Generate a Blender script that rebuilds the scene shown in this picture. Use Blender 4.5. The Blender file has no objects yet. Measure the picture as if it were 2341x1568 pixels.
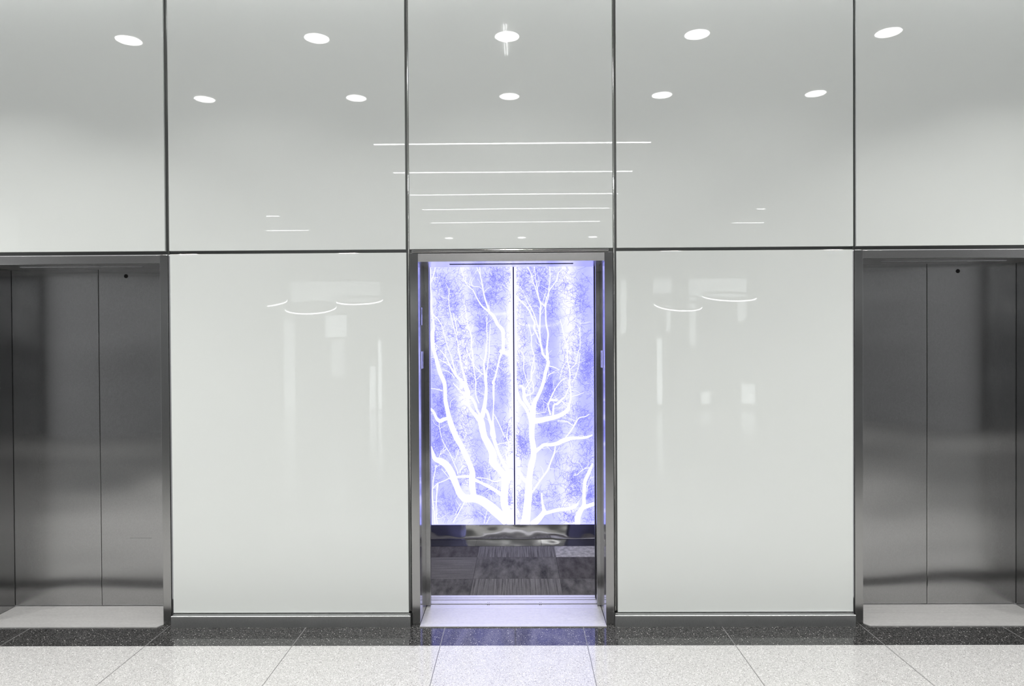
import bpy, bmesh, math, random
from mathutils import Matrix, Vector

# ------------------------------------------------------------------ camera
S = bpy.context.scene
F_PX = 1556.0
cam_d = bpy.data.cameras.new('camera')
cam = bpy.data.objects.new('camera', cam_d)
S.collection.objects.link(cam)
S.camera = cam
cam_d.sensor_fit = 'HORIZONTAL'
cam_d.sensor_width = 36.0
cam_d.lens = F_PX / 2341.0 * 36.0
cam_d.shift_y = 15.0 / 2341.0
cam_d.clip_start = 0.05
cam.matrix_world = (Matrix.Translation((0.0, -4.0, 1.66))
                    @ Matrix.Rotation(math.radians(0.5621), 4, 'Z')
                    @ Matrix.Rotation(math.radians(-0.5135), 4, 'X')
                    @ Matrix.Rotation(math.radians(0.3355), 4, 'Y')
                    @ Matrix.Rotation(math.radians(90), 4, 'X'))

# ------------------------------------------------------------------ world, exposure
W = bpy.data.worlds.new('world')
S.world = W
W.use_nodes = True
W.node_tree.nodes['Background'].inputs[0].default_value = (0.97, 0.98, 1.0, 1)
W.node_tree.nodes['Background'].inputs[1].default_value = 0.6
S.view_settings.view_transform = 'Standard'
S.view_settings.look = 'None'
S.view_settings.exposure = 0.05
S.view_settings.gamma = 1.0
S.view_settings.use_curve_mapping = False

CEIL = 4.09          # ceiling height
DOWN_W = 15.0         # watts per recessed downlight
LINE_E = 21.0        # emission of the linear ceiling lights

# ------------------------------------------------------------------ materials
def mat(name, base=(0.8, 0.8, 0.8), rough=0.5, metal=0.0, spec=0.5, aniso=0.0, emit=None, es=0.0, ior=1.5, coat=0.0):
    m = bpy.data.materials.new(name)
    m.use_nodes = True
    b = m.node_tree.nodes['Principled BSDF']
    b.inputs['Base Color'].default_value = (*base, 1)
    b.inputs['Roughness'].default_value = rough
    b.inputs['Metallic'].default_value = metal
    b.inputs['IOR'].default_value = ior
    b.inputs['Specular IOR Level'].default_value = spec
    b.inputs['Anisotropic'].default_value = aniso
    b.inputs['Coat Weight'].default_value = coat
    b.inputs['Coat Roughness'].default_value = 0.02
    if emit:
        b.inputs['Emission Color'].default_value = (*emit, 1)
        b.inputs['Emission Strength'].default_value = es
    return m

def N(m, kind, **kw):
    n = m.node_tree.nodes.new(kind)
    for k, v in kw.items():
        if k in n.inputs and not hasattr(n, k):
            n.inputs[k].default_value = v
        else:
            setattr(n, k, v)
    return n

def L(m, a, b):
    m.node_tree.links.new(a, b)

def bsdf(m):
    return m.node_tree.nodes['Principled BSDF']

def ramp(m, stops, interp='LINEAR'):
    r = N(m, 'ShaderNodeValToRGB')
    r.color_ramp.interpolation = interp
    els = r.color_ramp.elements
    while len(els) > 1:
        els.remove(els[-1])
    els[0].position = stops[0][0]
    els[0].color = (*stops[0][1], 1)
    for p, c in stops[1:]:
        e = els.new(p)
        e.color = (*c, 1)
    return r

def position(m):
    return N(m, 'ShaderNodeNewGeometry').outputs['Position']

def scaled(m, vec, s):
    n = N(m, 'ShaderNodeVectorMath', operation='MULTIPLY')
    L(m, vec, n.inputs[0])
    n.inputs[1].default_value = s
    return n.outputs[0]

def noise(m, vec, scale, detail=2.0, rough=0.5):
    n = N(m, 'ShaderNodeTexNoise')
    n.inputs['Scale'].default_value = scale
    n.inputs['Detail'].default_value = detail
    n.inputs['Roughness'].default_value = rough
    L(m, vec, n.inputs['Vector'])
    return n.outputs['Fac']

def steel(name, base, rough, grain='Z', bump=0.0, wave=0.0, wave_s=(1, 1, 1), spread=0.12, aniso=0.0):
    """brushed metal: fine grain running along one axis, optional slow waviness of the sheet"""
    m = mat(name, base, rough, 1.0, aniso=aniso)
    p = position(m)
    st = {'Z': (420, 420, 120), 'X': (60, 420, 420), 'Y': (420, 60, 420)}[grain]
    f = noise(m, scaled(m, p, st), 1.0, 2.0)
    lo = tuple(c * (1 - spread) for c in base)
    hi = tuple(min(1, c * (1 + spread)) for c in base)
    r = ramp(m, [(0.25, lo), (0.75, hi)])
    L(m, f, r.inputs[0])
    L(m, r.outputs[0], bsdf(m).inputs['Base Color'])
    mr = N(m, 'ShaderNodeMapRange')
    mr.inputs['To Min'].default_value = rough * 0.85
    mr.inputs['To Max'].default_value = rough * 1.2
    L(m, f, mr.inputs['Value'])
    L(m, mr.outputs[0], bsdf(m).inputs['Roughness'])
    if aniso:
        tg = N(m, 'ShaderNodeTangent', direction_type='RADIAL', axis='Z')
        L(m, tg.outputs[0], bsdf(m).inputs['Tangent'])
        bsdf(m).inputs['Anisotropic Rotation'].default_value = 0.25 if grain == 'X' else 0.0
    last = None
    if bump:
        b = N(m, 'ShaderNodeBump')
        b.inputs['Strength'].default_value = bump
        b.inputs['Distance'].default_value = 0.0005
        L(m, f, b.inputs['Height'])
        last = b
    if wave:
        w = noise(m, scaled(m, p, wave_s), 1.0, 1.0)
        b = N(m, 'ShaderNodeBump')
        b.inputs['Strength'].default_value = 1.0
        b.inputs['Distance'].default_value = wave
        L(m, w, b.inputs['Height'])
        if last:
            L(m, last.outputs[0], b.inputs['Normal'])
        last = b
    if last:
        L(m, last.outputs[0], bsdf(m).inputs['Normal'])
    return m

M = {}
M['glass'] = mat('back_painted_glass', (0.755, 0.785, 0.765), 0.012, ior=1.5)
def _g():
    m = M['glass']
    w = noise(m, scaled(m, position(m), (0.9, 1, 1.1)), 1.0, 1.0)
    b = N(m, 'ShaderNodeBump')
    b.inputs['Strength'].default_value = 1.0
    b.inputs['Distance'].default_value = 0.0004
    L(m, w, b.inputs['Height'])
    L(m, b.outputs[0], bsdf(m).inputs['Normal'])
_g()
M['glass_edge'] = mat('polished_glass_edge', (0.80, 0.86, 0.83), 0.1)
M['joint'] = mat('black_joint_backing', (0.012, 0.013, 0.013), 0.6)
M['gunmetal'] = steel('dark_channel_metal', (0.16, 0.165, 0.16), 0.3, spread=0.05)
M['chrome'] = mat('polished_strip', (0.62, 0.62, 0.61), 0.12, 1.0)
M['jamb'] = steel('jamb_steel', (0.40, 0.40, 0.395), 0.22, 'Z', spread=0.05, aniso=0.9)
M['reveal'] = steel('reveal_steel', (0.36, 0.36, 0.36), 0.10, 'Z', spread=0.04)
M['door'] = steel('door_steel', (0.42, 0.42, 0.42), 0.23, 'Z', wave=0.022, wave_s=(0.7, 1, 2.2), spread=0.10, aniso=0.93)
M['header'] = steel('header_steel', (0.42, 0.42, 0.42), 0.30, 'X', spread=0.05)
M['header_reflect'] = steel('reflection_toned_header_steel', (0.84, 0.83, 0.82), 0.22, 'X', spread=0.05)  # header steel lightened: reflection of a bright zone put into the colour
M['sill'] = steel('sill_aluminium', (0.60, 0.595, 0.59), 0.40, 'X', bump=0.3, spread=0.14)
bsdf(M['sill']).inputs['Metallic'].default_value = 0.45
M['kick'] = steel('kick_steel', (0.90, 0.90, 0.89), 0.05, 'X', wave=0.0035, wave_s=(4.5, 1, 7.0), spread=0.02)
M['base'] = steel('skirting_steel', (0.55, 0.56, 0.56), 0.36, 'Z', spread=0.10)
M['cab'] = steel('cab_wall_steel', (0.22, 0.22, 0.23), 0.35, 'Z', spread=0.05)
M['black'] = mat('black_rubber', (0.01, 0.01, 0.01), 0.5)
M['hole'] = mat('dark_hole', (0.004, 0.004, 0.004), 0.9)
M['plate'] = mat('satin_plate', (0.7, 0.7, 0.72), 0.25, 1.0)
M['plate_mark'] = mat('black_plate_marking', (0.02, 0.02, 0.03), 0.4)
M['granite'] = mat('black_polished_border', (0.02, 0.02, 0.022), 0.06)
M['ceiling'] = mat('white_ceiling_paint', (0.80, 0.80, 0.79), 0.8)
M['far_wall'] = mat('charcoal_wall', (0.19, 0.19, 0.19), 0.5)
M['facade'] = mat('dark_facade', (0.12, 0.12, 0.12), 0.5)
M['mullion'] = mat('dark_mullion', (0.06, 0.06, 0.06), 0.4)
M['lamp_trim'] = mat('white_lamp_trim', (0.85, 0.85, 0.85), 0.4)
M['lens'] = mat('downlight_lens', (0.9, 0.9, 0.9), 0.4, emit=(1, 0.99, 0.97), es=20)
M['line'] = mat('linear_light_lens', (0.9, 0.9, 0.9), 0.4, emit=(1, 1, 1), es=LINE_E)
M['rail'] = mat('rail_reflection_glow', (0.9, 0.9, 0.9), 0.4, emit=(1, 1, 1), es=12)  # glow stands in for light reflected by polished rails
M['wall_fill'] = mat('wall_fill_glow', (0.9, 0.9, 0.9), 0.4, emit=(1, 1, 1), es=13)  # emission of the unseen strips added above the glass wall
M['ring'] = mat('ring_light_lens', (0.9, 0.9, 0.9), 0.4, emit=(1, 1, 1), es=14)

def daylight(i, e):
    return mat('lit_pane_%d' % i, (0.2, 0.2, 0.2), 0.2, emit=(0.92, 0.97, 1.0), es=e)

# terrazzo -------------------------------------------------------------
JOINTS = (-5.322, -4.508, -3.696, -2.885, -2.074, -1.258, -0.441, 0.368, 1.178, 1.992, 2.799, 3.61, 4.42, 5.23)
def terrazzo(name, stops, chip, white, dark, rough):
    m = mat(name, (0.6, 0.6, 0.6), rough)
    p = position(m)
    v = N(m, 'ShaderNodeTexVoronoi')
    v.inputs['Scale'].default_value = chip
    L(m, p, v.inputs['Vector'])
    sep = N(m, 'ShaderNodeSeparateColor')
    L(m, v.outputs['Color'], sep.inputs[0])
    r = ramp(m, stops)
    L(m, sep.outputs[0], r.inputs[0])
    # larger sparse chips
    v2 = N(m, 'ShaderNodeTexVoronoi')
    v2.inputs['Scale'].default_value = chip * 0.5
    L(m, p, v2.inputs['Vector'])
    s2 = N(m, 'ShaderNodeSeparateColor')
    L(m, v2.outputs['Color'], s2.inputs[0])
    near = N(m, 'ShaderNodeMath', operation='LESS_THAN')
    L(m, v2.outputs['Distance'], near.inputs[0]); near.inputs[1].default_value = 0.36
    col = r.outputs[0]
    for chan, thr, c in ((0, white[0], white[1]), (1, dark[0], dark[1])):
        g = N(m, 'ShaderNodeMath', operation='GREATER_THAN')
        L(m, s2.outputs[chan], g.inputs[0]); g.inputs[1].default_value = thr
        f = N(m, 'ShaderNodeMath', operation='MULTIPLY')
        L(m, g.outputs[0], f.inputs[0]); L(m, near.outputs[0], f.inputs[1])
        mx = N(m, 'ShaderNodeMix', data_type='RGBA')
        L(m, f.outputs[0], mx.inputs[0]); L(m, col, mx.inputs[6]); mx.inputs[7].default_value = (*c, 1)
        col = mx.outputs[2]
    L(m, col, bsdf(m).inputs['Base Color'])
    return m
M['terrazzo'] = terrazzo('light_terrazzo', [(0.0, (0.31, 0.305, 0.30)), (0.25, (0.45, 0.445, 0.44)), (0.7, (0.52, 0.52, 0.515)), (1.0, (0.68, 0.68, 0.67))],
                         300, (0.93, (0.92, 0.92, 0.9)), (0.955, (0.16, 0.15, 0.14)), 0.10)
M['terrazzo_dark'] = terrazzo('black_terrazzo', [(0.0, (0.008, 0.008, 0.008)), (0.6, (0.026, 0.026, 0.026)), (1.0, (0.15, 0.148, 0.145))],
                              330, (0.962, (0.75, 0.74, 0.72)), (0.995, (0.3, 0.3, 0.3)), 0.07)
M['divider'] = mat('zinc_divider_strip', (0.18, 0.18, 0.18), 0.35)

# carpet ---------------------------------------------------------------
def carpet(name, lo, hi, vec, scale=1.0):
    m = mat(name, lo, 0.95, spec=0.1)
    p = position(m)
    f = noise(m, scaled(m, p, vec), scale, 3.0, 0.6)
    g = noise(m, p, 420, 1.0)
    mixf = N(m, 'ShaderNodeMath', operation='MULTIPLY_ADD')
    L(m, g, mixf.inputs[0]); mixf.inputs[1].default_value = 0.5; L(m, f, mixf.inputs[2])
    r = ramp(m, [(0.5, lo), (1.0, hi)])
    L(m, mixf.outputs[0], r.inputs[0])
    L(m, r.outputs[0], bsdf(m).inputs['Base Color'])
    return m
CARPET = [
    carpet('carpet_fine_stripe', (0.028, 0.026, 0.026), (0.17, 0.165, 0.16), (110, 2, 1)),
    carpet('carpet_mottled', (0.015, 0.015, 0.016), (0.13, 0.125, 0.12), (14, 4, 1)),
    carpet('carpet_light', (0.13, 0.13, 0.125), (0.34, 0.33, 0.32), (30, 20, 1)),
    carpet('carpet_cross_stripe', (0.03, 0.028, 0.028), (0.15, 0.145, 0.14), (3, 120, 1)),
    carpet('carpet_plain_dark', (0.024, 0.022, 0.022), (0.085, 0.08, 0.078), (20, 6, 1)),
]

# backlit artwork ------------------------------------------------------
def artwork():
    m = mat('backlit_sky_print', (0.05, 0.05, 0.06), 0.04)
    p = position(m)
    f = noise(m, scaled(m, p, (3.4, 1, 1.7)), 1.0, 2.5, 0.5)
    sx = N(m, 'ShaderNodeSeparateXYZ'); L(m, p, sx.inputs[0])
    # pale vertical bands in the sky emission
    def band(x0, w, amp):
        a = N(m, 'ShaderNodeMath', operation='SUBTRACT'); L(m, sx.outputs[0], a.inputs[0]); a.inputs[1].default_value = x0
        b = N(m, 'ShaderNodeMath', operation='DIVIDE'); L(m, a.outputs[0], b.inputs[0]); b.inputs[1].default_value = w
        c = N(m, 'ShaderNodeMath', operation='MULTIPLY'); L(m, b.outputs[0], c.inputs[0]); L(m, b.outputs[0], c.inputs[1])
        d = N(m, 'ShaderNodeMath', operation='MULTIPLY'); L(m, c.outputs[0], d.inputs[0]); d.inputs[1].default_value = -1.0
        e = N(m, 'ShaderNodeMath', operation='EXPONENT'); L(m, d.outputs[0], e.inputs[0])
        g = N(m, 'ShaderNodeMath', operation='MULTIPLY'); L(m, e.outputs[0], g.inputs[0]); g.inputs[1].default_value = amp
        return g.outputs[0]
    tot = f
    for args in ((-0.45, 0.07, 0.30), (-0.043, 0.055, 0.5), (0.42, 0.08, 0.40), (-0.25, 0.10, 0.10), (0.10, 0.06, 0.12)):
        a = N(m, 'ShaderNodeMath', operation='ADD'); L(m, tot, a.inputs[0]); L(m, band(*args), a.inputs[1]); tot = a.outputs[0]
    r = ramp(m, [(0.28, (0.46, 0.47, 1.8)), (0.40, (0.53, 0.55, 1.8)), (0.50, (0.60, 0.62, 1.8)), (0.64, (0.75, 0.77, 1.8)), (0.90, (0.95, 0.95, 1.9))])
    L(m, tot, r.inputs[0])
    L(m, r.outputs[0], bsdf(m).inputs['Emission Color'])
    bsdf(m).inputs['Emission Strength'].default_value = 1.0
    return m
M['sky'] = artwork()
M['branch'] = mat('backlit_white_branch', (0.05, 0.05, 0.06), 0.04, emit=(1.0, 1.0, 2.1), es=1.0)
M['twig'] = mat('backlit_violet_twig', (0.05, 0.05, 0.06), 0.04, emit=(0.21, 0.21, 0.74), es=1.0)
M['twig_pale'] = mat('backlit_pale_twig', (0.05, 0.05, 0.06), 0.04, emit=(0.42, 0.43, 0.95), es=1.0)

# ------------------------------------------------------------------ mesh helpers
class MB:
    def __init__(self):
        self.bm = bmesh.new()
        self.mats = []
    def mi(self, m):
        if m not in self.mats:
            self.mats.append(m)
        return self.mats.index(m)
    def box(self, x0, x1, y0, y1, z0, z1, m, bevel=0.0):
        bm = self.bm
        ret = bmesh.ops.create_cube(bm, size=1.0)
        vs = ret['verts']
        for v in vs:
            v.co = Vector(((x0 + x1) / 2 + v.co.x * (x1 - x0), (y0 + y1) / 2 + v.co.y * (y1 - y0), (z0 + z1) / 2 + v.co.z * (z1 - z0)))
        fs = set(f for v in vs for f in v.link_faces)
        for f in fs:
            f.material_index = self.mi(m)
        if bevel:
            es = set(e for v in vs for e in v.link_edges)
            bmesh.ops.bevel(bm, geom=list(es), offset=bevel, segments=2, affect='EDGES', profile=0.5, material=-1)
        return self
    def prism(self, pts, z0, z1, m):
        """extrude an XY outline between two heights"""
        bm = self.bm
        a = [bm.verts.new((x, y, z0)) for x, y in pts]
        b = [bm.verts.new((x, y, z1)) for x, y in pts]
        n = len(pts)
        fs = [bm.faces.new(list(reversed(a))), bm.faces.new(b)]
        for i in range(n):
            fs.append(bm.faces.new((a[i], a[(i + 1) % n], b[(i + 1) % n], b[i])))
        for f in fs:
            f.material_index = self.mi(m)
        return self
    def prof(self, pts, x0, x1, m):
        """extrude a YZ profile along X"""
        bm = self.bm
        a = [bm.verts.new((x0, y, z)) for y, z in pts]
        b = [bm.verts.new((x1, y, z)) for y, z in pts]
        n = len(pts)
        fs = [bm.faces.new(a), bm.faces.new(list(reversed(b)))]
        for i in range(n):
            fs.append(bm.faces.new((a[(i + 1) % n], a[i], b[i], b[(i + 1) % n])))
        for f in fs:
            f.material_index = self.mi(m)
        return self
    def cyl(self, c, r, d, axis, m, seg=32, r2=None):
        bm = self.bm
        ret = bmesh.ops.create_cone(bm, cap_ends=True, segments=seg, radius1=r, radius2=r if r2 is None else r2, depth=d)
        rot = {'Z': Matrix.Identity(4), 'Y': Matrix.Rotation(math.radians(90), 4, 'X'), 'X': Matrix.Rotation(math.radians(90), 4, 'Y')}[axis]
        bmesh.ops.transform(bm, matrix=Matrix.Translation(c) @ rot, verts=ret['verts'])
        for f in set(f for v in ret['verts'] for f in v.link_faces):
            f.material_index = self.mi(m)
            f.smooth = len(f.verts) == 4
        return self
    def quad(self, pts, m):
        f = self.bm.faces.new([self.bm.verts.new(p) for p in pts])
        f.material_index = self.mi(m)
        return self
    def build(self, name, parent=None, recalc=True):
        if recalc:
            bmesh.ops.recalc_face_normals(self.bm, faces=self.bm.faces[:])
        me = bpy.data.meshes.new(name)
        self.bm.to_mesh(me)
        self.bm.free()
        for m in self.mats:
            me.materials.append(m)
        o = bpy.data.objects.new(name, me)
        S.collection.objects.link(o)
        if parent:
            o.parent = parent
            o.matrix_parent_inverse = Matrix.Identity(4)
            # vertices are given in world space: shift them into the thing's space
            p = parent
            off = Vector((0, 0, 0))
            while p:
                off += p.location
                p = p.parent
            me.transform(Matrix.Translation(-off))
        return o

def empty(name, loc):
    o = bpy.data.objects.new(name, None)
    S.collection.objects.link(o)
    o.location = loc
    o.empty_display_size = 0.1
    return o

def tag(o, label, cat, group=None):
    o['label'] = label
    o['category'] = cat
    if group:
        o['group'] = group
    return o

def struct(o):
    o['kind'] = 'structure'
    return o

def origin(o, loc):
    """move a top-level mesh's origin to loc, keeping the shape in place"""
    o.data.transform(Matrix.Translation(-Vector(loc)))
    o.location = loc
    return o

# ---- tree picture, traced in millimetres on the rear wall: x, z, width
BRANCHES = {
'L': [
  [-740,2300,8,-736,2237,8,-739,2171,10,-735,2110,8,-728,2045,9,-733,1974,14,-727,1923,14,-718,1852,14,-713,1791,21,-728,1744,35,-724,1679,33,-717,1609,29],
  [-715,1609,28,-701,1562,28,-683,1491,33,-660,1411,35,-627,1331,33,-621,1256,31,-619,1185,33,-605,1115,35,-592,1053,38,-573,983,47,-546,912,47,-527,870,47],
  [-530,871,48,-492,808,46,-449,716,46,-416,638,43,-397,580,48,-398,522,53,-398,455,53,-389,387,48,-418,353,58],
  [-698,2300,8,-713,2237,9,-737,2171,8],
  [-729,1970,9,-715,1909,8,-682,1871,8,-650,1824,8,-636,1781,7,-618,1711,7,-590,1608,7],
  [-588,1608,7,-565,1547,8,-547,1467,12,-528,1410,14],
  [-577,2128,4,-585,2063,6,-583,1988,7,-574,1922,7,-556,1847,7,-533,1757,8,-514,1687,8,-506,1608,10],
  [-508,1608,14,-494,1551,15,-485,1490,16,-467,1420,17,-449,1344,21,-440,1278,28,-431,1208,28],
  [-550,1922,6,-528,1828,7,-514,1734,8],
  [-478,2287,7,-464,2231,7,-450,2188,6,-413,2136,7,-380,2108,8,-348,2042,9,-306,1976,12,-255,1934,19,-208,1887,28,-176,1821,28,-134,1769,33,-129,1684,28,-130,1606,28],
  [-130,1605,28,-144,1577,23,-161,1535,16,-180,1451,13,-199,1380,14,-218,1329,23],
  [-151,1592,28,-104,1577,28,-43,1553,28],
  [-450,2188,4,-417,2160,4,-375,2141,5,-333,2138,5,-303,2117,5],
  [-346,2298,6,-323,2244,8],
  [-322,2297,8,-318,2234,8,-302,2154,10,-287,2061,11,-268,2000,13,-245,1938,17],
  [-451,1987,6,-438,1907,7,-429,1836,8,-411,1771,10,-397,1714,13,-398,1607,12],
  [-391,1607,12,-386,1537,13,-378,1443,9,-364,1348,8,-364,1278,8,-360,1217,8,-337,1160,6],
  [-264,1878,7,-267,1803,8,-265,1709,8,-271,1606,8],
  [-271,1606,14,-278,1559,14,-293,1489,14,-288,1419,19,-279,1343,23,-275,1277,23,-280,1207,28,-290,1137,33,-310,1052,42,-328,1043,38],
  [-236,1826,5,-242,1732,6,-247,1606,7],
  [-245,1606,8,-260,1489,8,-270,1418,9,-272,1343,9],
  [-48,2296,19,-50,2106,21,-55,1918,28,-59,1731,42,-60,1605,52],
  [-43,1605,47,-44,1370,33,-46,1135,23,-47,868,14],
  [-112,2186,3,-85,2134,5,-61,2097,6],
  [-136,2158,3,-103,2130,4,-61,2101,6],
  [-717,1674,5,-670,1627,5],
  [-663,1609,6,-617,1557,9,-589,1500,12,-566,1453,14,-533,1401,21,-496,1359,23,-458,1316,33,-430,1250,42,-431,1194,23,-422,1137,23,-389,1085,28,-343,1033,42,-319,1000,56,-310,948,56,-292,869,52],
  [-673,1533,6,-636,1510,7,-589,1481,8,-556,1439,12],
  [-646,1444,4,-599,1430,6,-566,1406,6,-543,1373,7],
  [-552,1326,7,-515,1288,10,-478,1250,16,-440,1213,23],
  [-450,1217,28,-403,1208,23,-370,1156,23,-356,1109,19,-333,1066,19,-310,1019,28],
  [-438,1607,8,-410,1546,8,-386,1513,11],
  [-368,1466,8,-340,1438,7,-307,1405,8],
  [-317,1400,5,-355,1358,6],
  [-747,1111,23,-719,1087,21,-695,1035,26,-667,1011,33,-630,1025,31,-592,1035,33],
  [-741,1285,5,-694,1280,7,-642,1265,8],
  [-674,1002,5,-668,941,5,-654,871,6],
  [-211,1324,16,-214,1249,17,-212,1183,12,-215,1113,8,-220,1019,14,-216,948,19,-203,869,19],
  [-290,1108,28,-267,1080,23,-249,1019,23,-230,958,28,-226,901,38,-217,869,28],
  [-211,1066,5,-169,985,7,-123,872,7],
  [-56,994,6,-94,947,6,-104,868,8],
  [-577,1119,4,-572,1176,4,-534,1204,4],
  [-741,799,6,-729,746,24,-710,693,38,-662,673,53,-614,639,58,-576,581,58,-552,523,58,-528,460,53,-500,397,58,-457,358,67,-399,358,67,-341,348,72,-274,309,77,-206,251,82,-144,193,77,-101,145,72],
  [-542,537,14,-484,542,22,-417,542,24],
  [-374,513,29,-321,488,22,-263,459,29,-205,425,29,-157,391,34,-129,362,38],
  [-359,532,8,-277,524,7,-210,498,10,-157,512,10],
  [-290,869,53,-258,811,58,-223,734,63,-223,667,67,-185,618,58,-142,570,53,-118,521,67,-123,444,63,-129,362,63,-124,290,63,-96,227,67,-77,169,72,-67,135,72],
  [-217,869,29,-201,816,29,-174,739,24,-141,666,29,-103,598,34,-99,541,48],
  [-184,811,8,-131,823,8,-58,830,7],
  [-106,869,10,-87,820,12,-92,772,7,-112,714,7,-93,656,9,-55,618,10],
  [-108,521,43,-41,531,43],
  [-651,861,5,-623,799,7,-584,736,6,-556,668,7,-527,600,8,-518,562,8],
  [-512,759,4,-546,663,5],
  [-474,639,4,-503,571,6],
  [-618,774,5,-666,731,5,-674,707,7],
  [-701,640,7,-721,533,6,-729,461,6,-736,388,10,-723,268,10,-714,147,10],
  [-688,475,14,-698,388,10,-704,243,9,-695,147,8],
  [-571,538,7,-629,509,7,-687,485,7,-726,446,7],
  [-658,610,5,-619,562,5,-552,484,5],
  [-466,320,8,-515,233,8,-559,156,8],
  [-495,315,5,-544,219,5],
  [-279,232,6,-299,145,6],
  [-250,208,5,-279,145,5],
],
'R': [
  [78,2302,7,105,2250,8,121,2189,8,147,2114,8,170,2039,10,188,1982,12,183,1940,14,181,1870,11,178,1776,11,182,1682,12,196,1603,19],
  [138,2294,5,126,2250,5],
  [138,2294,4,147,2189,6,161,2104,7,179,2020,7,226,1963,10],
  [265,2298,7,267,2207,8,257,2132,8,252,2048,7,230,1977,9,228,1917,12,232,1823,13,248,1743,14,243,1682,14,235,1603,17],
  [368,2286,4,335,2244,7,316,2178,8,273,2122,8,245,2062,8,226,2001,9,221,1968,11],
  [236,2099,4,217,2048,4,202,1992,4],
  [-27,2059,9,6,2030,12,48,1988,12,90,1936,12,113,1880,13,136,1833,14,131,1786,19,154,1734,12,182,1659,12,200,1603,12],
  [20,2124,4,48,2077,4,85,1992,7,108,1955,8,132,1903,8,150,1842,9,168,1776,8,187,1682,11],
  [84,1824,5,98,1767,7,107,1720,8,109,1659,7,111,1604,7],
  [131,1753,6,107,1716,6],
  [347,1860,6,365,1798,7,388,1691,8,407,1634,8,411,1602,8],
  [516,1868,3,515,1774,5,517,1680,6,512,1602,7],
  [-26,2302,14,-27,2106,14,-28,1871,23,-25,1605,28],
  [196,1604,19,205,1566,19,233,1533,19,247,1495,28,227,1425,28,213,1359,28,194,1294,28,161,1219,28,132,1167,38,118,1106,47,113,1041,52,107,947,47,107,868,45],
  [238,1603,16,242,1533,28],
  [17,1605,7,40,1553,7,43,1511,7,40,1450,7,49,1403,6,67,1346,6,81,1323,7],
  [116,1604,8,130,1557,10,120,1496,8,105,1407,12,105,1360,9,81,1318,8,53,1276,14],
  [129,1524,6,131,1444,6,119,1407,6],
  [107,1360,7,123,1304,7,121,1257,8,100,1233,9,43,1219,23],
  [11,1304,19,34,1290,23,43,1238,28,48,1191,33,80,1139,28,104,1102,33],
  [-22,1276,28,1,1191,28,38,1144,28,66,1097,26,84,1041,23,94,994,19],
  [81,1299,5,90,1243,5,99,1182,5,113,1120,6],
  [117,1008,52,173,1012,47,239,1026,42,305,1040,38,361,1063,35,409,1100,33,423,1152,19,437,1213,14,428,1311,12,429,1415,11,411,1509,11,406,1602,9],
  [447,1330,6,480,1391,6,504,1480,5,514,1574,4],
  [434,1443,7,476,1485,7,491,1546,7,505,1602,6],
  [447,1213,6,498,1226,6,545,1245,4],
  [146,1069,5,211,1078,4,226,1087,4],
  [263,1063,14,249,1110,12,245,1134,10,254,1167,11,268,1199,11,297,1260,9,330,1312,8,363,1349,8,405,1368,6],
  [344,1359,5,363,1438,5,392,1495,5,434,1541,3],
  [286,1054,17,287,1096,15,296,1143,14,324,1152,19,362,1190,16,390,1213,10,414,1274,8,428,1302,7],
  [264,1185,19,315,1180,19],
  [362,1171,9,399,1133,7],
  [260,1467,9,298,1458,8,335,1439,5],
  [328,1007,7,399,1002,8,436,978,8,459,964,7],
  [389,866,9,426,912,10,464,968,10,502,1029,9,558,1043,8,587,1062,6],
  [222,1327,4,251,1392,4,265,1406,4],
  [-30,1605,19,-31,1323,28,-32,1182,23,-33,994,11,-34,868,9],
  [106,868,46,120,771,48,117,699,48,100,636,53,90,569,48,80,501,53,75,385,63,65,289,65,54,192,72,44,134,82],
  [130,752,43,168,776,29,207,805,29,265,807,29,323,818,34,371,842,38,443,861,29,506,863,24,563,868,22,611,885,14],
  [303,790,10,293,732,13,269,674,13,240,597,15,206,549,14,167,496,15,128,438,15,99,395,12],
  [186,395,14,190,337,17,199,279,24,204,240,38,160,182,48,117,144,58],
  [204,226,29,271,245,29,334,259,29,406,268,29,459,283,29,488,307,19],
  [615,644,14,586,576,29,552,499,29,547,432,29,541,360,29,541,297,34,512,249,43,488,191,48,487,133,43],
  [536,278,38,580,292,34,618,306,34],
  [-11,598,24,8,559,29,32,521,29,61,501,43],
  [456,548,6,490,557,6,533,596,6,586,612,7],
  [600,538,3,576,470,4,566,408,5],
  [-35,492,14,-32,338,10,-38,144,24],
],
}
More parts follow.
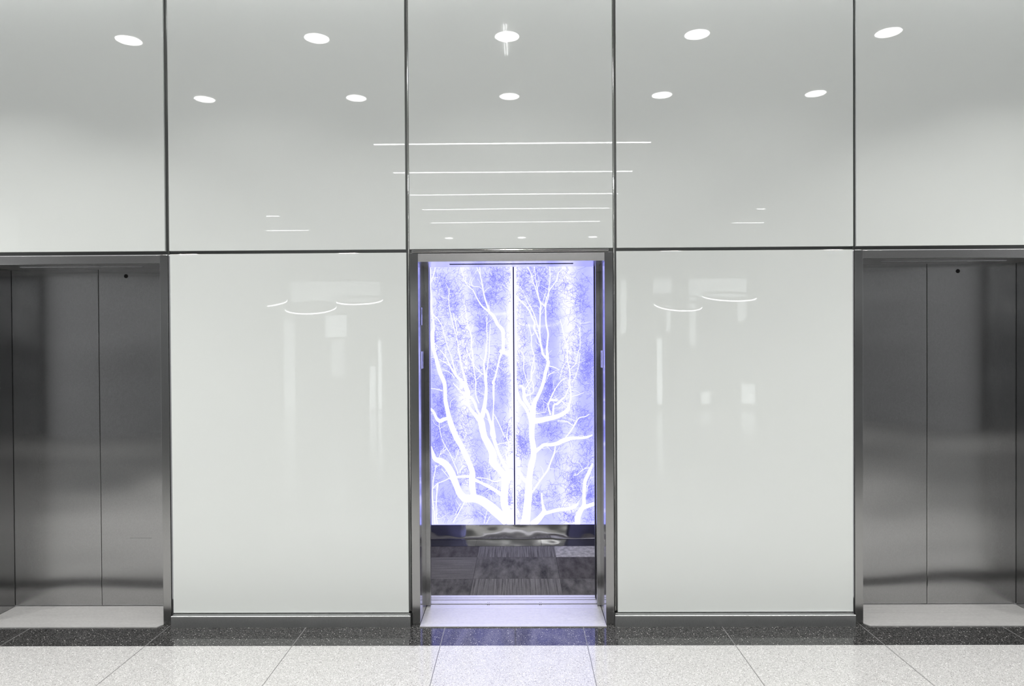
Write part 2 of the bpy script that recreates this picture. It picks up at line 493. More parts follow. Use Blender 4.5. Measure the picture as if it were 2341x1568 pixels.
# twig thickets: x, z, spread x, spread z, count, share of dark ones (metres)
PATCHES = {
'L': [(-0.571,2.013,0.110,0.166,110,0.90), (-0.643,2.160,0.074,0.110,50,0.80), (-0.499,1.755,0.066,0.184,60,0.60), (-0.683,1.719,0.052,0.221,70,0.90), (-0.201,2.194,0.081,0.110,90,0.90), (-0.247,2.029,0.096,0.066,60,0.70), (-0.332,1.975,0.074,0.074,40,0.80), (-0.296,1.809,0.044,0.092,50,0.90), (-0.091,2.157,0.044,0.147,30,0.40), (-0.367,2.195,0.092,0.074,15,0.50), (-0.650,1.129,0.074,0.147,130,0.95), (-0.689,0.834,0.059,0.166,90,0.85), (-0.560,0.834,0.096,0.129,80,0.80), (-0.262,1.385,0.066,0.129,70,0.80), (-0.409,1.349,0.081,0.110,70,0.60), (-0.463,1.534,0.092,0.110,40,0.50), (-0.151,1.477,0.044,0.184,60,0.80), (-0.099,0.869,0.029,0.147,40,0.80), (-0.341,0.556,0.118,0.096,90,0.60), (-0.249,0.389,0.096,0.059,50,0.70), (-0.526,0.483,0.052,0.066,30,0.60), (-0.710,0.576,0.037,0.147,40,0.70), (-0.582,0.280,0.125,0.110,60,0.70), (-0.324,0.205,0.074,0.055,25,0.50), (-0.091,0.333,0.022,0.066,30,0.90), (-0.593,1.424,0.052,0.110,40,0.70), (-0.466,1.055,0.092,0.147,40,0.30), (-0.722,1.425,0.029,0.147,20,0.70), (-0.171,1.127,0.092,0.110,25,0.40), (-0.431,0.833,0.092,0.110,40,0.40), ],
'R': [(0.056,2.156,0.066,0.166,70,0.80), (0.195,2.118,0.066,0.184,100,0.90), (0.137,2.247,0.081,0.066,40,0.70), (0.283,2.007,0.052,0.147,50,0.80), (0.035,1.752,0.044,0.221,40,0.60), (0.015,1.421,0.037,0.147,40,0.70), (0.386,2.153,0.066,0.110,30,0.50), (0.514,2.006,0.052,0.166,60,0.80), (0.533,2.116,0.037,0.074,20,0.80), (0.549,1.675,0.066,0.110,40,0.70), (0.573,1.418,0.044,0.166,100,0.80), (0.603,1.546,0.033,0.092,60,0.90), (0.192,1.548,0.037,0.184,60,0.90), (0.242,1.272,0.044,0.147,110,0.95), (0.197,1.107,0.066,0.037,40,0.90), (0.419,1.455,0.088,0.184,70,0.60), (0.326,1.235,0.055,0.110,30,0.50), (0.029,0.794,0.044,0.103,100,0.80), (0.458,0.479,0.066,0.147,150,0.80), (0.581,0.718,0.052,0.184,80,0.80), (0.251,0.922,0.092,0.074,60,0.80), (0.454,1.032,0.088,0.129,50,0.50), (0.546,0.995,0.052,0.129,50,0.80), (0.405,0.184,0.081,0.052,50,0.80), (0.597,0.202,0.037,0.074,30,0.80), (0.148,0.332,0.033,0.074,40,0.70), (0.016,0.314,0.029,0.110,40,0.60), (0.274,0.350,0.092,0.092,40,0.50), (0.598,0.386,0.029,0.092,50,0.90), (0.379,0.682,0.074,0.110,15,0.50), (0.091,1.972,0.074,0.074,30,0.50), ],
}
# ------------------------------------------------------------------ the hall
XL, XR = -9.0, 9.0
FAR = -8.2           # plane where the opposite wall stands
FACADE = -13.2
STRIP = -0.275       # front edge of the black terrazzo band

def floor():
    b = MB()
    b.quad([(XL, FACADE, 0), (XR, FACADE, 0), (XR, STRIP, 0), (XL, STRIP, 0)], M['terrazzo'])
    b.quad([(XL, STRIP, 0), (XR, STRIP, 0), (XR, 0.42, 0), (XL, 0.42, 0)], M['terrazzo_dark'])
    for x in JOINTS:
        w = 0.0022
        b.box(x - w, x + w, FACADE, -0.001, -0.004, 0.0002, M['divider'])
    return struct(b.build('floor', recalc=False))
floor()
struct(MB().box(XL, XR, FACADE, 0.05, CEIL, CEIL + 0.12, M['ceiling']).build('ceiling'))

# opposite wall with the wide opening towards the entrance hall, seen in the glass
OL, OR = -4.62, 4.49
struct(MB().box(XL, OL, FAR - 0.3, FAR, 0, CEIL, M['far_wall']).box(OR, XR, FAR - 0.3, FAR, 0, CEIL, M['far_wall']).build('wall_front'))
struct(MB().box(XL, XR, FACADE - 0.3, FACADE, 0, CEIL, M['facade']).build('wall_far'))
PANES = [(-5.95, -5.66, 0.02, 2.3, 1.6), (-4.9, -4.35, 1.85, 2.4, 2.2), (-4.75, -4.4, 0.85, 1.75, 1.2), (-3.78, -3.62, 0.02, 1.1, 2.6),
         (-3.56, -3.46, 0.02, 1.75, 3.2), (-5.75, -3.5, 2.7, 3.25, 1.3), (2.56, 2.72, 1.9, 3.25, 2.2), (3.39, 3.86, 2.9, 3.26, 1.8),
         (4.28, 5.74, 2.8, 3.26, 1.8), (3.72, 3.84, 1.95, 2.6, 2.0), (3.48, 3.62, 0.12, 1.75, 3.4), (4.3, 4.47, 1.6, 2.8, 1.8),
         (4.58, 4.82, 0.12, 0.42, 2.4), (5.6, 5.95, 0.12, 0.6, 2.6), (5.5, 5.74, 2.2, 2.75, 1.8)]
for i, (a, b_, c, d, e) in enumerate(PANES):
    w = MB()
    w.box(a, b_, FACADE, FACADE + 0.01, c, d, daylight(i + 1, e))
    t = 0.03
    for q in ((a - t, a, c - t, d + t), (b_, b_ + t, c - t, d + t)):
        w.box(q[0], q[1], FACADE, FACADE + 0.04, max(0.0, q[2]), q[3], M['mullion'])
    w.box(a, b_, FACADE, FACADE + 0.04, d, d + t, M['mullion'])
    struct(w.build('window_%d' % (i + 1)))

# ------------------------------------------------------------------ panelled lift wall
OPEN = [(-3.211, -2.115), (-0.590, 0.5065), (2.0135, 3.109)]     # lift openings in X
HZ = 2.143            # underside of the headers
WT = 3.95             # top of the glass
def wall_back():
    b = MB()
    y0, y1 = 0.022, 0.07
    xs = [XL] + [v for o in OPEN for v in (o[0] - 0.052, o[1] + 0.052)] + [XR]
    for i in range(0, len(xs), 2):
        b.box(xs[i], xs[i + 1], y0, y1, 0, 2.207, M['joint'])
    b.box(XL, XR, y0, y1, 2.207, CEIL, M['joint'])
    b.box(XL, XR, -0.0, 0.022, WT + 0.01, CEIL, M['ceiling'])
    return struct(b.build('wall_back'))
wall_back()

def panel(x0, x1, z0, z1, label, group):
    b = MB()
    b.box(x0, x1, 0.0, 0.018, z0, z1, M['glass'], bevel=0.0012)
    o = b.build('glass_wall_panel')
    origin(o, ((x0 + x1) / 2, 0.009, z0))
    return tag(o, label, 'wall panel', group)
UG, LG = 'glass panels of the upper wall row', 'glass panels of the lower wall row'
panel(-3.62, -2.0835, 2.217, WT, 'pale grey glass wall panel above the left closed elevator', UG)
panel(-2.0580, -0.6607, 2.217, WT, 'wide upper pale glass panel between left and open elevators, above the horizontal joint', UG)
panel(-0.6386, 0.5556, 2.217, WT, 'pale glass panel directly above the open elevator, crossed by reflected light lines', UG)
panel(0.5776, 1.9578, 2.217, WT, 'wide upper pale glass panel between open and right elevators, above the horizontal joint', UG)
panel(1.9747, 3.52, 2.217, WT, 'pale grey glass wall panel above the right closed elevator', UG)
panel(-2.0546, -0.6580, 0.0745, 2.1976, 'large lower white glass panel left of the open elevator', LG)
panel(0.5755, 1.9548, 0.0745, 2.1976, 'large lower white glass panel right of the open elevator', LG)
for x0, x1 in ((-4.9, -3.645), (3.545, 4.9)):
    w = MB().box(x0, x1, 0.0, 0.018, 2.217, WT, M['glass'])
    xa, xb = (x0, -3.285) if x0 < 0 else (3.18, x1)
    w.box(xa, xb, 0.0, 0.018, 0.0745, 2.1976, M['glass'])
    w.box(xa, xb, -0.034, 0.02, 0.0, 0.0675, M['base'])
    struct(w.build('wall_left' if x0 < 0 else 'wall_right'))

# metal channels in the joints
def channel(n, x0, x1, z0, z1, bright):
    b = MB()
    b.box(x0 + 0.001, x1 - 0.001, 0.014, 0.022, z0, z1, M['gunmetal'])
    cx = (x0 + x1) / 2 + (0.004 if x0 < 0 else -0.004)
    r = 0.0048
    b.cyl((cx, 0.013, (z0 + z1) / 2), r, z1 - z0, 'Z', M['chrome'] if bright else M['gunmetal'], 16)
    return struct(b.build('trim_%d' % n))
channel(1, -2.0835, -2.0580, 2.2, WT, False)
channel(2, -0.6607, -0.6386, 0.08, WT, True)
channel(3, 0.5556, 0.5776, 0.08, WT, True)
channel(4, 1.9578, 1.9747, 2.2, WT, False)
struct(MB().box(-3.62, 3.52, 0.016, 0.022, 2.1976, 2.217, M['gunmetal']).build('trim_5'))

def skirting(name, x0, x1):
    b = MB()
    b.prof([(-0.034, 0.0), (-0.034, 0.0655), (-0.032, 0.0675), (0.0, 0.0675), (0.02, 0.0675), (0.02, 0.0)], x0, x1, M['base'])
    b.box(x0 + 0.006, x1 - 0.006, -0.004, 0.02, 0.0675, 0.0712, M['chrome'])
    return struct(b.build(name))
skirting('baseboard_left', -2.052, -0.644)
skirting('baseboard_right', 0.5557, 1.953)

# ------------------------------------------------------------------ elevator entrances
def entrance(x0, x1, label, closed, door_y, clipped):
    cx = (x0 + x1) / 2
    t = empty('elevator_entrance', (cx, 0, 0))
    tag(t, label, 'elevator', 'elevator entrances along the glass wall')
    jw = 0.0475
    dep = door_y - 0.004
    for s, xe in ((-1, x0), (1, x1)):
        a, c = (xe - jw, xe) if s < 0 else (xe, xe + jw)
        b = MB()
        b.box(a, c, 0.0, 0.012, 0.0, HZ + 0.052, M['jamb'], bevel=0.0012)
        # return of the jamb running back to the doors
        ra, rc = (xe - 0.03, xe - 0.0006) if s < 0 else (xe + 0.0006, xe + 0.03)
        b.box(ra, rc, 0.012, dep, 0.0, HZ + 0.052, M['reveal'])
        j = b.build('jamb', t)
        if not closed:
            # floor number plate on the reveal, with a raised marking
            def plate(yc, zc, w, h):
                p = MB()
                xa, xb = (xe - 0.0006, xe + 0.0016) if s < 0 else (xe - 0.0016, xe + 0.0006)
                p.box(xa, xb, yc - w / 2, yc + w / 2, zc - h / 2, zc + h / 2, M['plate'], bevel=0.0004)
                k = 1 if s < 0 else -1
                xm = xe + 0.002 * k
                p.box(min(xe, xm), max(xe, xm), yc + w * 0.02, yc + w * 0.22, zc - h * 0.10, zc + h * 0.36, M['plate_mark'])
                p.box(min(xe, xm), max(xe, xm), yc + w * 0.04, yc + w * 0.18, zc - h * 0.32, zc - h * 0.22, M['plate_mark'])
                return p.build('number_plate', j)
            plate(0.155, 1.562, 0.11, 0.105)
            if s < 0:
                p = MB()
                p.box(xe - 0.0006, xe + 0.0012, 0.105, 0.165, 1.775, 1.882, M['plate'])
                p.box(xe, xe + 0.002, 0.105, 0.112, 1.775, 1.882, M['plate_mark'])
                p.box(xe, xe + 0.002, 0.135, 0.15, 1.84, 1.87, M['plate_mark'])
                p.build('indicator_plate', j)
        elif s < 0 and x0 < 0:
            MB().cyl((xe + 0.001, 0.10, 1.405), 0.009, 0.004, 'X', M['hole'], 20).build('key_switch', j)
            MB().cyl((xe + 0.001, 0.175, 1.40), 0.005, 0.005, 'X', M['chrome'], 16).build('screw', j)
    # header between the jambs, its underside is the soffit
    b = MB()
    b.box(x0 + 0.0004, x1 - 0.0004, 0.0005, dep + 0.03, HZ, HZ + 0.049, M['header'] if closed else M['header_reflect'], bevel=0.0006)
    h = b.build('header', t)
    s = MB()
    s.box(cx - 0.375, cx + 0.375, 0.125, 0.134, HZ - 0.0025, HZ + 0.002, M['hole'] if not closed else M['plate'])  # light tone on closed lifts stands for the slot edge's reflection
    s.box(cx - 0.375, cx + 0.375, 0.135, 0.146, HZ - 0.0035, HZ + 0.002, M['plate'])
    s.build('soffit_slot', h)
    if closed:
        MB().box(x0 + 0.001, x1 - 0.001, -0.0012, 0.0012, HZ - 0.0005, HZ + 0.0022, M['chrome']).build('edge_glint', h)  # bright lip put in for the glint along the header's lower edge
    else:
        MB().box(x0 - 0.034, x1 + 0.022, -0.012, 0.012, HZ + 0.0535, HZ + 0.0675, M['chrome'], bevel=0.002).build('capping_bar', t)
    # sill plate
    f = -0.035
    b = MB()
    c = 0.02 if clipped else 0.0
    pts = [(x0 + 0.0015, door_y + 0.03), (x0 + 0.0015, 0.0), (x0 + 0.0015 + c, f), (x1 - 0.0015 - c, f), (x1 - 0.0015, 0.0), (x1 - 0.0015, door_y + 0.03)]
    b.prism(pts, 0.0006, 0.006, M['sill'])
    n = 12
    for i in range(n):
        yy = 0.012 + (door_y - 0.03) * i / n
        b.box(x0 + 0.003, x1 - 0.003, yy, yy + (door_y - 0.03) / n * 0.55, 0.006, 0.0066, M['sill'])
    b.build('sill', t)
    # door leaves
    seam = cx + (0.005 if x0 < 0 and closed else -0.005 if closed else 0)
    th = 0.034
    z0, z1 = 0.012, HZ + 0.06
    if closed:
        spans = [(x0 - 0.03, seam - 0.0022), (seam + 0.0022, x1 + 0.03)]
    else:
        spans = [(x0 - 0.53, x0 + 0.0275), (x1 - 0.0225, x1 + 0.53)]
    for k, (a, c2) in enumerate(spans):
        b = MB()
        b.box(a, c2, door_y, door_y + th, z0, z1, M['door'], bevel=0.002)
        lf = b.build('door_leaf', t)
        edge = c2 if k == 0 else a
        if closed:
            MB().box(edge - 0.0012, edge + 0.0012, door_y + 0.0005, door_y + 0.02, z0, z1, M['chrome'] if (k == 0) == (x0 < 0) else M['black']).build('edge_seal', lf)
            if k == 1:
                hx, hz = (-2.4807, 2.100) if x0 < 0 else (2.7473, 2.0957)
                hb = MB()
                hb.cyl((hx, door_y - 0.0002, hz), 0.0125, 0.002, 'Y', M['hole'], 28)
                hb.build('release_hole', lf)
            if k == 1 and x0 < 0:
                # long faint scratch low on the leaf
                MB().box(-2.475, -2.335, door_y - 0.0004, door_y + 0.001, 0.4385, 0.4400, M['gunmetal']).build('scratch', lf)
    if closed:
        MB().box(seam - 0.02, seam + 0.02, door_y + 0.026, door_y + 0.04, z0, z1, M['black']).build('seam_backing', t)
    else:
        # second threshold behind the deep plate
        b = MB()
        b.box(x0 - 0.1, x1 + 0.1, 0.308, 0.366, 0.0008, 0.0085, M['sill'])
        b.box(x0 - 0.1, x1 + 0.1, 0.300, 0.368, 0.0004, 0.002, M['black'])
        for bx in (cx - 0.165, cx + 0.165):
            for by in (0.290, 0.325):
                b.cyl((bx, by, 0.0075), 0.0022, 0.004, 'Z', M['black'], 12)
                b.cyl((bx + 0.010, by, 0.0075), 0.0022, 0.004, 'Z', M['black'], 12)
        b.build('threshold', t)
    return t
entrance(*OPEN[0], 'closed brushed steel elevator at the left end of the glass wall', True, 0.285, True)
entrance(*OPEN[1], 'open elevator entrance in the middle with a steel header lightened for a reflection', False, 0.268, False)
entrance(*OPEN[2], 'closed brushed steel elevator at the right end of the glass wall', True, 0.285, True)

# ------------------------------------------------------------------ elevator cab
CX = -0.0425
BACK = 1.724
def cab():
    t = empty('elevator_cab', (CX, 1.1, 0.0))
    tag(t, 'elevator cab with glowing violet tree artwork and dark grey carpet', 'elevator cab')
    x0, x1, y0, y1, zt = CX - 1.0, CX + 1.0, 0.455, BACK, 2.42
    b = MB()
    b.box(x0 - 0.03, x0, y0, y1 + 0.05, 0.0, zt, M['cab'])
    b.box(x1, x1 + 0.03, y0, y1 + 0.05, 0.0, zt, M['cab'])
    b.box(x0, x1, y1 + 0.014, y1 + 0.05, 0.0, zt, M['black'])
    b.build('cab_wall', t)
    b = MB()
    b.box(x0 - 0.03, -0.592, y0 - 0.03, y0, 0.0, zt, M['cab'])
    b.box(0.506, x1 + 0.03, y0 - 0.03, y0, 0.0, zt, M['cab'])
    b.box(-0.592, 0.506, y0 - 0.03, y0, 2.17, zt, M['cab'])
    b.build('front_return', t)
    MB().box(x0 - 0.03, x1 + 0.03, y0 - 0.03, y1 + 0.05, zt, zt + 0.03, M['ceiling']).build('cab_ceiling', t)
    # retracted car doors
    for a, c in ((-1.12, -0.582), (0.4855, 1.03)):
        MB().box(a, c, 0.375, 0.412, 0.012, 2.25, M['black'] if a > 0 else M['door'], bevel=0.002).build('car_door', t)
    b = MB()
    for a, c in ((0.376, 0.404), (0.411, 0.451)):
        b.box(-0.69, 0.6065, a, c, 0.0008, 0.0085, M['sill'])
    b.box(-0.69, 0.6065, 0.374, 0.452, 0.0004, 0.002, M['black'])
    b.build('car_sill', t)
    # floor: carpet tiles and polished border
    b = MB()
    xs = [x0, -0.94, -0.33, 0.28, 0.89, x1]
    ys = [y0 - 0.003, 0.765, 1.247, 1.53]
    lay = [[3, 1, 0, 1, 4], [0, 3, 1, 4, 0], [1, 4, 0, 2, 1]]
    for j in range(3):
        for i in range(5):
            b.box(xs[i] + 0.0008, xs[i + 1] - 0.0008, ys[j] + 0.0008, ys[j + 1] - 0.0008, 0.001, 0.0085, CARPET[lay[j][i]])
    b.build('carpet', t)
    b = MB()
    for a, c in ((x0, -0.362), (-0.360, 0.176), (0.178, x1)):
        b.box(a, c, 1.5315, y1 - 0.0125, 0.001, 0.0095, M['granite'])
    b.build('floor_border', t)
    MB().box(x0, x1, y0 - 0.003, y1 + 0.014, -0.012, 0.0008, M['black']).build('floor_base', t)
    b = MB()
    b.prof([(y1 - 0.0092, 0.0105), (y1 + 0.006, 0.1335), (y1 + 0.013, 0.1335), (y1 + 0.013, 0.0105)], x0, x1, M['kick'])
    b.build('kick_plate', t)
    return t
CAB = cab()

# ---- the two backlit pictures
BRANCH_Y, TWIG_Y = 0.0016, 0.0008
def ribbon(b, pts, y, m, xa, xb, za, zb):
    """a tapering flat stroke in the picture plane, cut at the picture's edge"""
    n = len(pts)
    Ls, Rs = [], []
    for i in range(n):
        x, z, w = pts[i]
        p0 = pts[max(0, i - 1)]; p1 = pts[min(n - 1, i + 1)]
        dx, dz = p1[0] - p0[0], p1[1] - p0[1]
        d = math.hypot(dx, dz) or 1e-6
        nx, nz = -dz / d, dx / d
        cl = lambda v, lo, hi: max(lo, min(hi, v))
        Ls.append((cl(x + nx * w / 2, xa, xb), y, cl(z + nz * w / 2, za, zb)))
        Rs.append((cl(x - nx * w / 2, xa, xb), y, cl(z - nz * w / 2, za, zb)))
    va = [b.bm.verts.new(p) for p in Ls]
    vb = [b.bm.verts.new(p) for p in Rs]
    k = b.mi(m)
    if pts[0][2] > 0.006:
        for e in (0, n - 1):
            x, z, w = pts[e]
            q = [b.bm.verts.new((max(xa, min(xb, x + w / 2 * math.cos(a * math.pi / 6))), y, max(za, min(zb, z + w / 2 * math.sin(a * math.pi / 6))))) for a in range(12)]
            try:
                b.bm.faces.new(q).material_index = k
            except ValueError:
                pass
    for i in range(n - 1):
        f = b.bm.faces.new((va[i], va[i + 1], vb[i + 1], vb[i]))
        f.material_index = k
        f.normal_update()
        if f.normal.y > 0:
            f.normal_flip()

def smooth(pts, sub=4):
    """Catmull-Rom through the traced points"""
    out = []
    n = len(pts)
    for i in range(n - 1):
        p0, p1, p2, p3 = pts[max(0, i - 1)], pts[i], pts[i + 1], pts[min(n - 1, i + 2)]
        for s in range(sub):
            t = s / sub
            out.append(tuple(0.5 * (2 * p1[k] + (p2[k] - p0[k]) * t + (2 * p0[k] - 5 * p1[k] + 4 * p2[k] - p3[k]) * t * t
                             + (3 * p1[k] - p0[k] - 3 * p2[k] + p3[k]) * t ** 3) for k in range(3)))
    out.append(pts[-1])
    return out

def picture(side, xa, xb, za, zb, seed):
    rnd = random.Random(seed)
    b = MB()
    b.box(xa, xb, BACK - 0.004, BACK + 0.012, za, zb, M['sky'])
    yt = BACK - 0.004
    # twigs
    def twig(x, z, a, ln, w, m, depth):
        pts = [(x, z, w)]
        n = rnd.randint(3, 5)
        for i in range(n):
            a += rnd.gauss(0, 0.42)
            x += math.cos(a) * ln / n
            z += math.sin(a) * ln / n
            if not (xa + 0.003 < x < xb - 0.003 and za + 0.004 < z < zb - 0.003):
                break
            pts.append((x, z, w * (1 - 0.12 * i)))
            if depth and rnd.random() < 0.55:
                twig(x, z, a + rnd.choice((-1, 1)) * rnd.uniform(0.4, 1.1), ln * 0.55, w * 0.8, m, depth - 1)
        if len(pts) > 1:
            ribbon(b, pts, yt - TWIG_Y, m, xa, xb, za, zb)
    for (px, pz, rx, rz, num, dark) in PATCHES[side]:
        for _ in range(int(num * 1.7)):
            x = rnd.gauss(px, rx * 0.55); z = rnd.gauss(pz, rz * 0.55)
            if xa + 0.01 < x < xb - 0.01 and za + 0.01 < z < zb - 0.01:
                twig(x, z, rnd.gauss(math.pi / 2, 1.0), rnd.uniform(0.025, 0.065), rnd.uniform(0.0012, 0.0023),
                     M['twig'] if rnd.random() < dark else M['twig_pale'], 1)
    for _ in range(420):
        x, z = rnd.uniform(xa, xb), rnd.uniform(za, zb)
        if xa + 0.01 < x < xb - 0.01 and za + 0.01 < z < zb - 0.01:
            twig(x, z, rnd.gauss(math.pi / 2, 1.0), rnd.uniform(0.05, 0.12), rnd.uniform(0.0012, 0.0022),
                 M['twig'] if rnd.random() < 0.35 else M['twig_pale'], 2)
    # pale traced branches with small side shoots
    for k, flat in enumerate(BRANCHES[side]):
        pts = [(flat[i] / 1000, flat[i + 1] / 1000, flat[i + 2] / 1000) for i in range(0, len(flat), 3)]
        if pts[0][1] > 2.285:     # runs out of the top of the picture
            p, q = pts[0], pts[1]
            pts.insert(0, (p[0] + (p[0] - q[0]) * 0.8, p[1] + 0.07, p[2] * 0.9))
        pts = [(min(xb, max(xa, p[0])), p[1], p[2]) for p in pts]
        sp = smooth(pts)
        ribbon(b, sp, yt - BRANCH_Y - k * 0.00002, M['branch'], xa, xb, za, zb)
        for p in sp[1:-1]:
            if p[2] < 0.03 and rnd.random() < 0.16:
                a = rnd.gauss(math.pi / 2, 0.9)
                x, z = p[0], p[1]
                pp = [(x, z, 0.004)]
                for i in range(4):
                    a += rnd.gauss(0, 0.3); x += math.cos(a) * 0.022; z += math.sin(a) * 0.022
                    pp.append((x, z, 0.0038 - 0.0006 * i))
                ribbon(b, pp, yt - BRANCH_Y, M['branch'], xa, xb, za, zb)
    o = b.build('lit_artwork_panel', CAB, recalc=False)
    return o
picture('L', -0.7435, -0.0470, 0.1345, 2.36, 3)
picture('R', -0.0360, 0.6600, 0.1345, 2.36, 8)
for a, c in ((CX - 1.0, -0.7465), (0.6630, CX + 1.0)):
    MB().box(a, c, BACK, BACK + 0.012, 0.1345, 2.42, M['cab']).build('rear_wall_panel', CAB)

# ------------------------------------------------------------------ lamps
def area(name, loc, size, power, parent, size_y=None, spread=108, color=(1, 0.985, 0.96)):
    d = bpy.data.lights.new(name, 'AREA')
    d.energy = power
    d.color = color
    d.spread = math.radians(spread)
    if size_y:
        d.shape = 'RECTANGLE'; d.size = size; d.size_y = size_y
    else:
        d.shape = 'DISK'; d.size = size
    o = bpy.data.objects.new(name, d)
    S.collection.objects.link(o)
    if parent:
        o.parent = parent
        o.location = Vector(loc) - parent.location
    else:
        o.location = loc
    return o

def downlight(x, y, label, power, r=0.097, group='recessed downlights in the lobby ceiling'):
    t = empty('downlight', (x, y, CEIL))
    tag(t, label, 'ceiling light', group)
    b = MB()
    n = 40
    rr = [(r + 0.012, CEIL - 0.004), (r, CEIL - 0.006), (r, CEIL - 0.001)]
    rings = [[b.bm.verts.new((x + q * math.cos(2 * math.pi * i / n), y + q * math.sin(2 * math.pi * i / n), z)) for i in range(n)] for q, z in rr]
    for a, c in zip(rings, rings[1:]):
        for i in range(n):
            b.bm.faces.new((a[i], a[(i + 1) % n], c[(i + 1) % n], c[i])).material_index = b.mi(M['lamp_trim'])
    b.build('trim_ring', t)
    MB().cyl((x, y, CEIL - 0.002), r, 0.003, 'Z', M['lens'], 40).build('lens', t)
    area('downlight_beam', (x, y, CEIL - 0.008), r * 1.9, power, t)
    return t
ROWX = (-4.58, -3.085, -1.585, -0.077, 1.42, 2.92, 4.42)
PLACE = ('far left', 'left', 'centre left', 'centre', 'centre right', 'right', 'far right')
for x, pl in zip(ROWX, PLACE):
    downlight(x, -1.40, 'round downlight, %s one of the row nearest the elevators' % pl, DOWN_W * {'centre right': 0.6, 'far left': 1.5, 'far right': 1.5, 'left': 1.7, 'right': 1.7}.get(pl, 0.95))
for x, pl in list(zip(ROWX, PLACE))[1:-1]:
    downlight(x, -2.71, 'round downlight, %s one of the second row from the elevators' % pl, DOWN_W * {'left': 1.3, 'right': 1.3}.get(pl, 0.8))
for x, pl in ((-1.58, 'left'), (0.08, 'middle'), (1.70, 'right')):
    downlight(x, -11.6, 'small round downlight, %s one beyond the linear lights' % pl, DOWN_W, group='downlights of the entrance hall')

def linear(x0, x1, y, label, power=None):
    t = empty('linear_ceiling_light', ((x0 + x1) / 2, y, CEIL))
    tag(t, label, 'ceiling light', 'linear lights across the lobby ceiling')
    MB().box(x0 - 0.006, x1 + 0.006, y - 0.028, y + 0.028, CEIL - 0.006, CEIL, M['lamp_trim']).build('housing', t)
    MB().box(x0, x1, y - 0.02, y + 0.02, CEIL - 0.0085, CEIL - 0.005, M['line']).build('lens', t)
    return t
for (xa, xb, y, lb) in ((-1.745, 1.615, -4.27, 'nearest'), (-1.755, 1.615, -5.65, 'second'), (-1.75, 1.63, -7.08, 'third'), (-1.72, 1.64, -8.27, 'fourth'), (-1.73, 1.63, -9.60, 'farthest')):
    linear(xa, xb, y, 'long white linear ceiling light, %s of five from the elevators' % lb)
for (xa, xb, y, lb) in ((-5.6, -4.44, -10.4, 'rear left'), (-5.4, -4.49, -8.8, 'front left'), (4.36, 5.3, -9.9, 'rear right'), (4.35, 5.2, -8.45, 'front right')):
    linear(xa, xb, y, 'short linear ceiling light at the %s of the entrance hall' % lb)

# unseen glowing strips added to brighten the top of the glass wall
def wall_fill_strip(x0, x1, label):
    t = empty('added_wall_fill', ((x0 + x1) / 2, -0.13, CEIL))
    tag(t, label, 'ceiling light', 'unseen fill strips brightening the glass wall')
    MB().box(x0, x1, -0.19, -0.16, CEIL - 0.03, CEIL, M['lamp_trim']).build('shield', t)
    MB().box(x0 + 0.02, x1 - 0.02, -0.145, -0.105, CEIL - 0.012, CEIL, M['wall_fill']).build('lens', t)
for a, c, pl in ((-4.2, -2.1, 'far left'), (-2.05, -0.05, 'centre left'), (0.0, 1.95, 'centre right'), (2.0, 4.1, 'far right')):
    wall_fill_strip(a, c, 'added unseen fill strip over the top edge of the glass wall, %s section' % pl)

# thin twin rails on the centre line; emission stands in for reflected light
def track():
    t = empty('track_rail', (-0.09, -1.4, CEIL))
    tag(t, 'thin twin ceiling rail with painted-on glow crossing the centre downlight', 'track light')
    for dx in (-0.010, 0.010):
        MB().box(-0.09 + dx - 0.003, -0.09 + dx + 0.003, -1.72, -1.17, CEIL - 0.02, CEIL - 0.012, M['rail']).build('rail', t)
    for y in (-1.70, -1.19):
        MB().box(-0.112, -0.068, y - 0.01, y + 0.01, CEIL - 0.012, CEIL, M['lamp_trim']).build('bracket', t)
    return t
track()

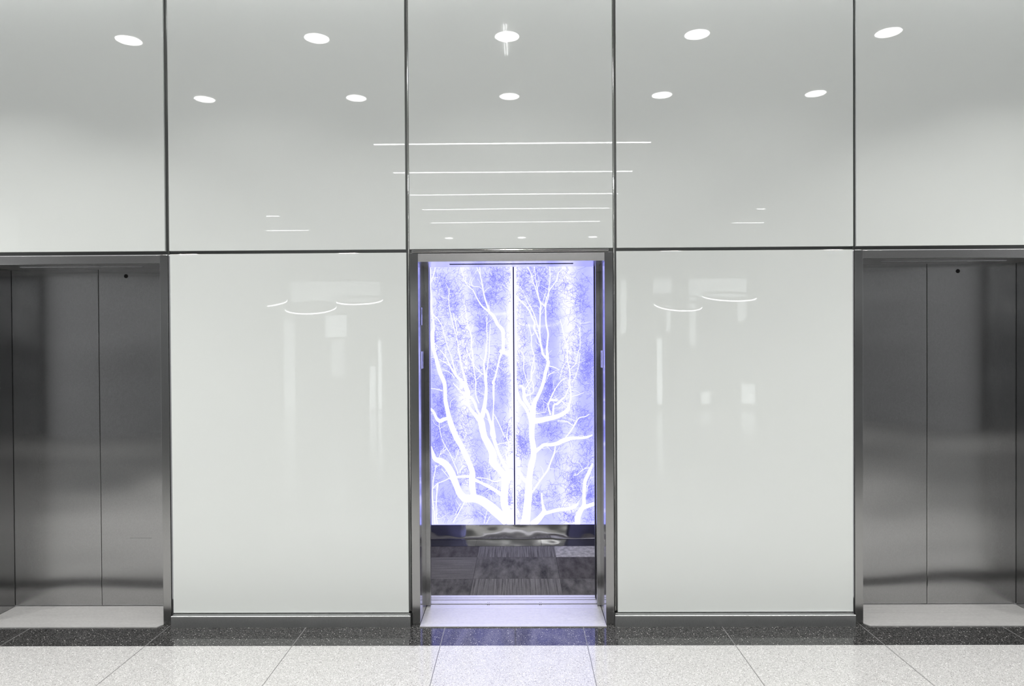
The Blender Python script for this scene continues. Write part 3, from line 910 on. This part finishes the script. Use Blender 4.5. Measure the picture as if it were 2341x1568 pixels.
def ring(x, y, z, r, tilt, yaw, label):
    t = empty('ring_pendant', (x, y, z))
    tag(t, label, 'pendant light', 'ring pendants in the entrance hall')
    rot = Matrix.Translation((x, y, z)) @ Matrix.Rotation(yaw, 4, 'Z') @ Matrix.Rotation(tilt, 4, 'X')
    n = 64
    def band(r0, r1, z0, z1, m, name):
        b = MB()
        prof = [(r0, z0), (r1, z0), (r1, z1), (r0, z1)]
        vs = [[b.bm.verts.new(rot @ Vector((p * math.cos(2 * math.pi * i / n), p * math.sin(2 * math.pi * i / n), q))) for p, q in prof] for i in range(n)]
        k = b.mi(m)
        for i in range(n):
            for j in range(4):
                b.bm.faces.new((vs[i][j], vs[(i + 1) % n][j], vs[(i + 1) % n][(j + 1) % 4], vs[i][(j + 1) % 4])).material_index = k
        return b.build(name, t)
    band(r - 0.03, r, -0.004, 0.055, M['mullion'], 'ring_body')
    band(r - 0.002, r + 0.004, 0.002, 0.026, M['ring'], 'light_strip')
    for k in range(3):
        a = 2 * math.pi * k / 3 + 0.4
        p = rot @ Vector(((r - 0.015) * math.cos(a), (r - 0.015) * math.sin(a), 0.05))
        MB().box(p.x - 0.001, p.x + 0.001, p.y - 0.001, p.y + 0.001, p.z, CEIL, M['mullion']).build('suspension_wire', t)
for i, (px, py, w, Z, tl) in enumerate(((710, 703, 112, 15.2, 0.16), (822, 687, 104, 15.2, 0.10), (606, 690, 96, 15.2, 0.14), (1550, 703, 106, 15.2, 0.16),
                                  (1666, 684, 118, 15.2, 0.10), (1135, 712, 96, 18.6, 0.08), (1228, 735, 104, 18.2, 0.15))):
    cxr = (px - 1186) / 1556 * Z
    dist = Z if Z < 17 else Z - 3.45
    ring(cxr, -(dist - 4.0), 1.66 + (786 - py) / 1556 * Z, w / 2 / 1556 * Z, -(tl + 0.13), 0.1 * (i % 3 - 1),
         ('second slim glowing ring pendant from the left of the entrance hall', 'third slim glowing ring pendant from the left of the entrance hall',
          'leftmost slim glowing ring pendant in the entrance hall', 'slim glowing ring pendant second from the right of the entrance hall',
          'rightmost slim glowing ring pendant in the entrance hall', 'slim glowing ring pendant in line with the left artwork panel',
          'slim glowing ring pendant in line with the right artwork panel')[i])

# unseen ceiling spots added to light the cab
for x in (-0.55, 0.46):
    for y in (0.85, 1.35):
        t = MB().cyl((x, y, 2.418), 0.04, 0.006, 'Z', M['lens'], 24).build('cab_fill_spot', CAB)
        area('cab_fill_beam', (x, y, 2.41), 0.07, 4.0, None).parent = CAB
        bpy.context.scene.collection.objects[-1].location = (x - CX, y - 1.1, 2.41)
